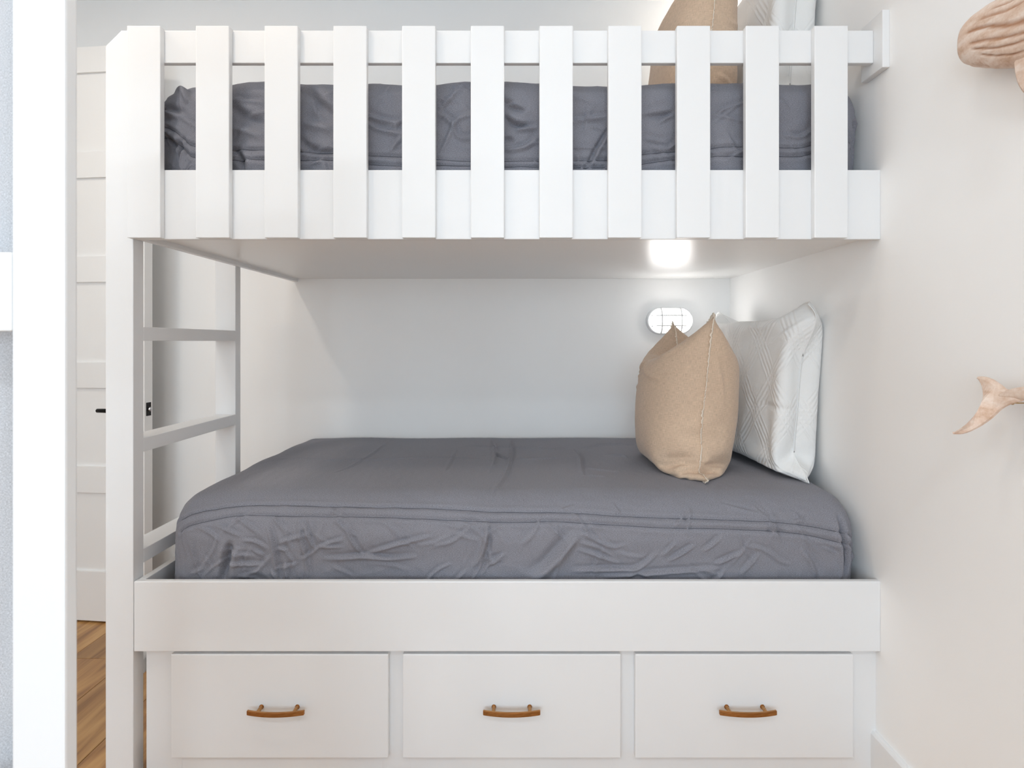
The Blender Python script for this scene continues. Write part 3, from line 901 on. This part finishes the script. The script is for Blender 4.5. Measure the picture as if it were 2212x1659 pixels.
    flop = (np.sin(np.arange(N) * .11) * .35 + .75)[:, None] if fray else 0.0
    jit = (rs.rand(N, 1) - .5) * (.004 if fray else 0)
    th = .0016 if fray else edge_w * .8
    base = C - D * .003; tip = C + D * wob * .75 + Sd * (wob * flop + jit)
    rows = [base + Sd * th * 1.4, tip + Sd * th * .5 + D * th * .5, tip - Sd * th * .5, base - Sd * th * 1.4]
    ccc = np.concatenate(rows); A_ = np.arange(N); An = (A_ + 1) % N
    qq = np.concatenate([np.stack([A_ + r * N, An + r * N, An + ((r + 1) % 4) * N, A_ + ((r + 1) % 4) * N], -1) for r in range(4)])
    obj(edge_name, arr_mesh(edge_name, ccc, qq), edge_mat, t)
    return t
pillow.cache = {}

NB = 44
BE = dict(press=.0004, steps=200, grav=.00004, vol=.047, seed=2,
          chop=dict(t=.45, rows=[(0.02, 0, .24, .065), (0.02, 3, .26, .065)]),
          pins=[(0, NB, -.24, .545, 0, .35), (NB, NB, .25, .545, 0, .35), (0, 0, -.25, 0.0, 0, .1), (NB, 0, .25, 0, 0, .1)])
CB = [(0, -7, 10, [(0.0, .135), (.05, .13), (.10, .125), (.15, .135)]), (1, -7, 10, [(0.0, .135), (.04, .13), (.08, .125), (.12, .13)]),
      (0, 5, 9, [(.33, .55), (.30, .47), (.25, .43), (.16, .42)]), (0, -6, 12, [(.28, .52), (.34, .44), (.44, .40), (.50, .36)]),
      (0, 4, 7, [(.03, .07), (.10, .065), (.16, .08)]), (0, 4, 7, [(.04, .04), (.10, .03), (.15, .035)]), (0, 4, 8, [(.22, .50), (.16, .50), (.10, .53)]),
      (1, 4, 8, [(.02, .50), (.05, .42), (.07, .34)]), (0, 3, 7, [(.06, .47), (.12, .44), (.20, .44)]), (0, 3.5, 7, [(.30, .42), (.38, .42), (.46, .45)]), (0, 3.5, 7, [(.31, .39), (.40, .37), (.47, .40)])]
pillow('throw_pillow', .59, .63, NB, NB, BE, .578, 1.925, .757, .08, M['linen'], M['fringe'], 'frayed_edge', .0095,
       'beige linen throw pillow with two peaked corners on the lower bunk', group='beige throw pillows', creases=CB)
BU = dict(BE, seed=6, vol=.040, chop=dict(t=.45, rows=[(0.0, 0, .16, .07)]))
CU = [(1, 6, 9, [(.02, .20), (.07, .19), (.13, .14)]), (1, -7, 10, [(.0, .16), (.08, .15), (.14, .11)]), (1, 5, 9, [(.0, .40), (.06, .36), (.12, .38)]), (0, 4, 8, [(.02, .30), (.12, .27), (.24, .30)])]
pillow('throw_pillow', .58, .60, NB, NB, BU, .598, 1.925, 1.930, .06, M['linen'], M['fringe'], 'frayed_edge', .0095,
       'beige linen throw pillow rising above the guard rail of the upper bunk', group='beige throw pillows', creases=CU, seed=4)
NW, MW = 56, 44
WH = dict(press=.0004, steps=170, grav=.00002, vol=.040, seed=8,
          pins=[(0, MW, -.325, .55, .02, .1), (NW, MW, .32, .56, 0, .1), (0, 0, -.33, 0.0, 0, .1), (NW, 0, .31, 0, 0, .1)])
CW = [(0, -4, 9, [(.0, .26), (.07, .265), (.15, .27), (.22, .25)]), (0, 4, 8, [(.02, .56), (.09, .50), (.18, .46)]), (0, 4, 8, [(.03, .05), (.10, .07), (.2, .06)]), (0, 3, 8, [(.10, .56), (.2, .52), (.33, .54)])]
pillow('bed_pillow', .72, .62, NW, MW, WH, .852, 2.0, .757, .07, M['cotton'], M['cotton_seam'], 'piped_edge', .002,
       'white woven cotton pillow leaning on the wall of the lower bunk', yaw=.09, group='white bed pillows', creases=CW, xmax=.968)
pillow('bed_pillow', .72, .62, NW, MW, WH, .845, 2.0, 1.930, .06, M['cotton'], M['cotton_seam'], 'piped_edge', .002,
       'white woven cotton pillow showing above the guard rail of the upper bunk', yaw=.07, group='white bed pillows', creases=CW, seed=5, xmax=.968)

# ------------------------------------------------------------------ oval bulkhead lamps
def stadium(w, h, n=14):
    r = h / 2; s = w / 2 - r; out = []
    for k in range(n + 1): a = -PI / 2 + PI * k / n; out.append((s + r * math.cos(a), r * math.sin(a)))
    for k in range(n + 1): a = PI / 2 + PI * k / n; out.append((-s + r * math.cos(a), r * math.sin(a)))
    return out
def loft(name, secs, mat, parent, caps=(False, True), closed=False):
    bm = bmesh.new()
    vs = [[bm.verts.new((x, y, z)) for x, z in st] for st, y in secs]
    n = len(vs[0]); m = len(vs)
    for i in range(m if closed else m - 1):
        a, b = vs[i], vs[(i + 1) % m]
        for k in range(n): bm.faces.new((a[k], a[(k + 1) % n], b[(k + 1) % n], b[k]))
    if caps[0]: bm.faces.new(vs[0][::-1])
    if caps[1]: bm.faces.new(vs[-1])
    return obj(name, finish(bm, name, True), mat, parent)
def bulkhead(x, z, label, lens='lens'):
    t = tag(empty('bulkhead_lamp', (x, YB, z)), label, 'wall lamp', 'oval bunk lamps')
    W, H = .212, .123
    loft('lamp_rim', [(stadium(W, H), 0), (stadium(W, H), -.022), (stadium(W - .004, H - .004), -.027), (stadium(W - .014, H - .014), -.029),
                      (stadium(W - .022, H - .022), -.026), (stadium(W - .024, H - .024), -.004)], M['white'], t, (True, False))
    loft('lamp_lens', [(stadium(W - .025, H - .025), -.006), (stadium(W - .027, H - .027), -.028), (stadium(W - .034, H - .034), -.038),
                       (stadium(W - .05, H - .05), -.045), (stadium(W - .08, H - .08), -.049)], M[lens], t)
    def prof(q): return -.030 - .024 * max(0, 1 - abs(q) ** 3.5)
    def bar(pts):
        bm = bmesh.new(); bm_tube(bm, pts, .0040, 8)
        obj('guard_bar', finish(bm, 'guard_bar', True), M['white'], t)
    for zz in (-.023, .023):
        hwid = W / 2 - .020
        bar([(hwid * q, prof(q), zz) for q in np.linspace(-1, 1, 21)])
    for xx in (-.044, .044):
        hh_ = H / 2 - .006
        bar([(xx, prof(q) - .001, hh_ * q) for q in np.linspace(-1, 1, 17)])
    return t
bulkhead(.6925, 1.2846, 'lit oval bulkhead lamp behind the pillows of the lower bunk')
bulkhead(.79, 2.54, 'lit oval bulkhead lamp behind the pillows of the upper bunk', 'lens_warm')

# ------------------------------------------------------------------ carved whales on the right wall
def whale_body(name, secs, parent, grooves=(), nth=144, nseg=220):
    """secs: (y, z, half height, half depth, x centre) along the spine"""
    S = np.array(secs, float); L = np.concatenate([[0], np.cumsum(np.hypot(np.diff(S[:, 0]), np.diff(S[:, 1])))])
    tt = np.linspace(0, 1, nseg) ** 1.0 * L[-1]
    def ip(k): 
        v = np.interp(tt, L, S[:, k])
        for _ in range(3): v[1:-1] = (v[:-2] + 2 * v[1:-1] + v[2:]) / 4
        return v
    y, z, hz, hx, xc = (ip(k) for k in range(5))
    ty, tz = np.gradient(y), np.gradient(z); l = np.hypot(ty, tz); ty /= l; tz /= l
    ny, nz = -tz * np.sign(-1), ty * np.sign(-1)     # points up as the spine runs toward -y
    th = np.linspace(0, 2 * PI, nth, endpoint=False)
    c, s = np.cos(th), np.sin(th); p = 2 / 2.4
    cx = np.sign(c) * np.abs(c) ** p; sx = np.sign(s) * np.abs(s) ** p
    g = np.zeros((nseg, nth)); tn = tt / L[-1]
    T_, TH = np.meshgrid(tn, th, indexing='ij')
    for (t0, a0, t1, a1, dep, wd) in grooves:
        f = np.clip((T_ - t0) / (t1 - t0), 0, 1); ang = a0 + (a1 - a0) * f + .03 * np.sin(f * 9 + a0 * 7)
        d = np.abs((TH - ang + PI) % (2 * PI) - PI) * 1.35
        on = np.clip((T_ - t0) / .02, 0, 1) * np.clip((t1 - T_) / .02, 0, 1)
        g = np.maximum(g, on * dep * np.exp(-(d / wd) ** 2))
    HX = hx[:, None] - g; HZ = hz[:, None] - g
    X = xc[:, None] - HX * cx[None]; Yv = y[:, None] + ny[:, None] * HZ * sx[None]; Zv = z[:, None] + nz[:, None] * HZ * sx[None]
    co = np.stack([X, Yv, Zv], -1).reshape(-1, 3)
    I = np.arange(nseg * nth).reshape(nseg, nth); R = np.roll(I, -1, 1)
    q = np.stack([I[:-1], I[1:], R[1:], R[:-1]], -1).reshape(-1, 4)
    me = arr_mesh(name, co, q)
    me.materials.append(M['carved'])
    ga = me.attributes.new('groove', 'FLOAT', 'POINT')
    ga.data.foreach_set('value', np.clip(g.ravel() / .0028, 0, 1).astype(np.float32))
    bm = bmesh.new(); bm.from_mesh(me); bm.verts.ensure_lookup_table()
    for r in (0, nseg - 1):
        try: bm.faces.new([bm.verts[r * nth + k] for k in range(nth)]).smooth = True
        except ValueError: pass
    bmesh.ops.recalc_face_normals(bm, faces=bm.faces)
    bm.to_mesh(me); bm.free()
    return obj(name, me, None, parent)

def plate(name, pts, thick, parent, edge=.45):
    """flat carved fin through (x,y,z) outline points, thick in the middle, thin at the rim"""
    P = np.array(pts, float)
    for _ in range(2):
        P = np.stack([.75 * P + .25 * np.roll(P, -1, 0), .25 * P + .75 * np.roll(P, -1, 0)], 1).reshape(-1, 3)
    bm = bmesh.new(); n = len(P)
    cen = P.mean(0)
    rows = []
    for off in (-1, 1):
        rim = [bm.verts.new(p + np.array((off * thick * .22, 0, 0))) for p in P]
        ins = []
        for k in range(n):
            # inset toward the local medial side: halfway to the opposite rim point
            d = P - P[k]; nb = (np.roll(P, -3, 0)[k] + np.roll(P, 3, 0)[k]) / 2 - P[k]
            tan = np.roll(P, -1, 0)[k] - np.roll(P, 1, 0)[k]
            nrm = np.array((0, -tan[2], tan[1])); nrm /= np.linalg.norm(nrm) + 1e-9
            ins.append(nrm)
        rows.append((rim, ins))
    area2 = sum(P[k][1] * P[(k + 1) % n][2] - P[(k + 1) % n][1] * P[k][2] for k in range(n))
    sg = 1 if area2 > 0 else -1
    full = []
    for (rim, ins), off in zip(rows, (-1, 1)):
        inner = [bm.verts.new(P[k] + sg * ins[k] * .0045 + np.array((off * thick * .5, 0, 0))) for k in range(n)]
        for k in range(n): bm.faces.new((rim[k], rim[(k + 1) % n], inner[(k + 1) % n], inner[k]))
        f = bm.faces.new(inner); full.append(f)
    a, b = rows[0][0], rows[1][0]
    for k in range(n): bm.faces.new((a[k], a[(k + 1) % n], b[(k + 1) % n], b[k]))
    bmesh.ops.triangulate(bm, faces=full)
    return obj(name, finish(bm, name, False), M['carved'], parent)

wh = tag(empty('wooden_whale', (0, -.022, -.010)), 'carved wooden whale, its blunt grooved head at the top right corner', 'wall decoration', 'carved wooden whales')
XW = .930
secs = [(1.1350, 1.810, .034, .022, XW), (1.1338, 1.810, .0395, .029, XW), (1.128, 1.8095, .0435, .033, XW), (1.110, 1.808, .052, .035, XW),
        (1.085, 1.802, .059, .036, XW), (1.054, 1.792, .0645, .037, XW), (1.020, 1.778, .067, .038, XW), (.99, 1.770, .071, .038, XW), (.93, 1.762, .072, .038, XW),
        (.85, 1.757, .064, .036, XW), (.76, 1.760, .046, .030, XW), (.68, 1.772, .027, .022, XW), (.63, 1.785, .016, .016, XW), (.60, 1.793, .013, .012, XW)]
gr = [(.05, .10, .60, -.10, .0035, .05), (.07, -.16, .62, -.42, .003, .045), (.09, -.34, .62, -.70, .003, .04), (.13, -.62, .60, -.95, .0028, .04),
      (.09, .36, .55, .52, .0026, .05), (.13, .62, .55, .78, .0026, .045)]
for k in range(6): gr.append((.13 + .016 * k, .95 + .05 * k, .19 + .02 * k, 1.25, .0022, .05))
for k in range(5): gr.append((.07 + .017 * k, -1.0, .10 + .017 * k, -1.25, .0026, .10))
whale_body('body', secs, wh, gr)
plate('flipper', [(XW - .016, 1.016, 1.722), (XW - .018, 1.012, 1.690), (XW - .022, 1.000, 1.660), (XW - .028, .978, 1.632), (XW - .034, .945, 1.612), (XW - .034, .930, 1.618), (XW - .026, .935, 1.650), (XW - .018, .948, 1.690), (XW - .014, .955, 1.722)], .014, wh)
plate('tail_fluke', [(XW, .61, 1.800), (XW, .585, 1.835), (XW, .545, 1.860), (XW, .555, 1.82), (XW, .570, 1.795), (XW, .548, 1.768), (XW, .535, 1.730), (XW, .58, 1.752), (XW, .61, 1.785)], .014, wh)

wt = tag(empty('wooden_whale', (0, 0, 0)), 'carved wooden whale, its forked tail at the right edge beside the lower bunk', 'wall decoration', 'carved wooden whales')
plate('tail_fluke', [(0.925, 1.0910, 1.1210), (0.925, 1.0642, 1.1200), (0.925, 1.0416, 1.1099), (0.925, 1.0191, 1.0951), (0.925, 0.9893, 1.1071), (0.925, 0.9893, 1.0818), (0.920, 1.0041, 1.0767), (0.915, 1.0225, 1.0659), (0.900, 1.0303, 1.0429), (0.885, 1.0438, 1.0232), (0.870, 1.0581, 1.0091), (0.860, 1.0727, 1.0066), (0.870, 1.0537, 1.0243), (0.885, 1.0480, 1.0440), (0.900, 1.0499, 1.0653), (0.915, 1.0589, 1.0814), (0.925, 1.0769, 1.1062), 
], .014, wt)
secs = [(1.030, 1.0860, .006, .008, .922), (1.005, 1.0930, .011, .011, .925), (.975, 1.0975, .0135, .014, .927), (.94, 1.103, .019, .018, .929), (.88, 1.111, .032, .026, XW), (.80, 1.117, .050, .034, XW),
        (.70, 1.116, .062, .037, XW), (.60, 1.110, .062, .037, XW), (.53, 1.105, .052, .034, XW), (.49, 1.102, .035, .026, XW), (.485, 1.102, .02, .016, XW)]
whale_body('body', secs, wt, [(.45, .1 * k, .95, .1 * k - .3, .0028, .045) for k in range(-6, 6, 2)])
plate('flipper', [(XW - .02, .66, 1.07), (XW - .024, .69, 1.03), (XW - .03, .71, .98), (XW - .03, .70, .975), (XW - .026, .66, 1.005), (XW - .02, .63, 1.06)], .014, wt)
bm = bmesh.new()
bmesh.ops.create_uvsphere(bm, u_segments=16, v_segments=10, radius=.0034, matrix=Matrix.Translation((.938, 1.0270, 1.0735)))
bm_tube(bm, [(.938, 1.0270, 1.0735), (XR, 1.0270, 1.0735)], .0012, 8)
obj('hanging_nail', finish(bm, 'hanging_nail', True), M['brass'], wt)['label'] = 'small brass nail head'

# ------------------------------------------------------------------ the frame beside the camera
fr = tag(empty('bunk_end_frame', (-.82, .629, 0)), 'white wooden post with a cross rail at the left edge, nearest the camera', 'bed frame')
def fpart(name, *a, **kw): return adopt(box(name, *a, M['white'], None, **kw), fr)
fpart('post', -.579, -.518, .620, .638, 0, 2.03, bev=.003)
fpart('post', -1.12, -1.059, .620, .638, 0, 2.03, bev=.003)
for z0, z1 in ((.56, .65), (1.202, 1.293), (1.84, 1.93)):
    fpart('cross_rail', -1.059, -.579, .620, .638, z0, z1, bev=.003)
# pale cloth hanging just behind it
n = 160; m = 90
u = np.linspace(0, 1, n); v = np.linspace(0, 1, m)
Uc, Vc = np.meshgrid(u, v, indexing='ij')
rs = np.random.RandomState(9)
Xc = -.80 + .185 * Uc
Yc = .700 + .013 * np.sin(Uc * 15 + 1.2 * np.sin(Vc * 5)) * (.4 + .6 * (1 - Vc)) + .004 * wave_noise(rs, Uc * .45, Vc * 1.9, 12, 18, 55) * np.clip(1.3 - Vc * 1.3, .1, 1)
Zc = .02 + 1.97 * Vc
cl = obj('hanging_cloth', grid_mesh('hanging_cloth', Xc, Yc, Zc, np.stack([Uc * .45, Vc * 1.9], -1)), M['curtain'])
so = cl.modifiers.new('thickness', 'SOLIDIFY'); so.thickness = .004
tag(cl, 'pale grey soft cloth seen behind the post at the left edge', 'cloth')
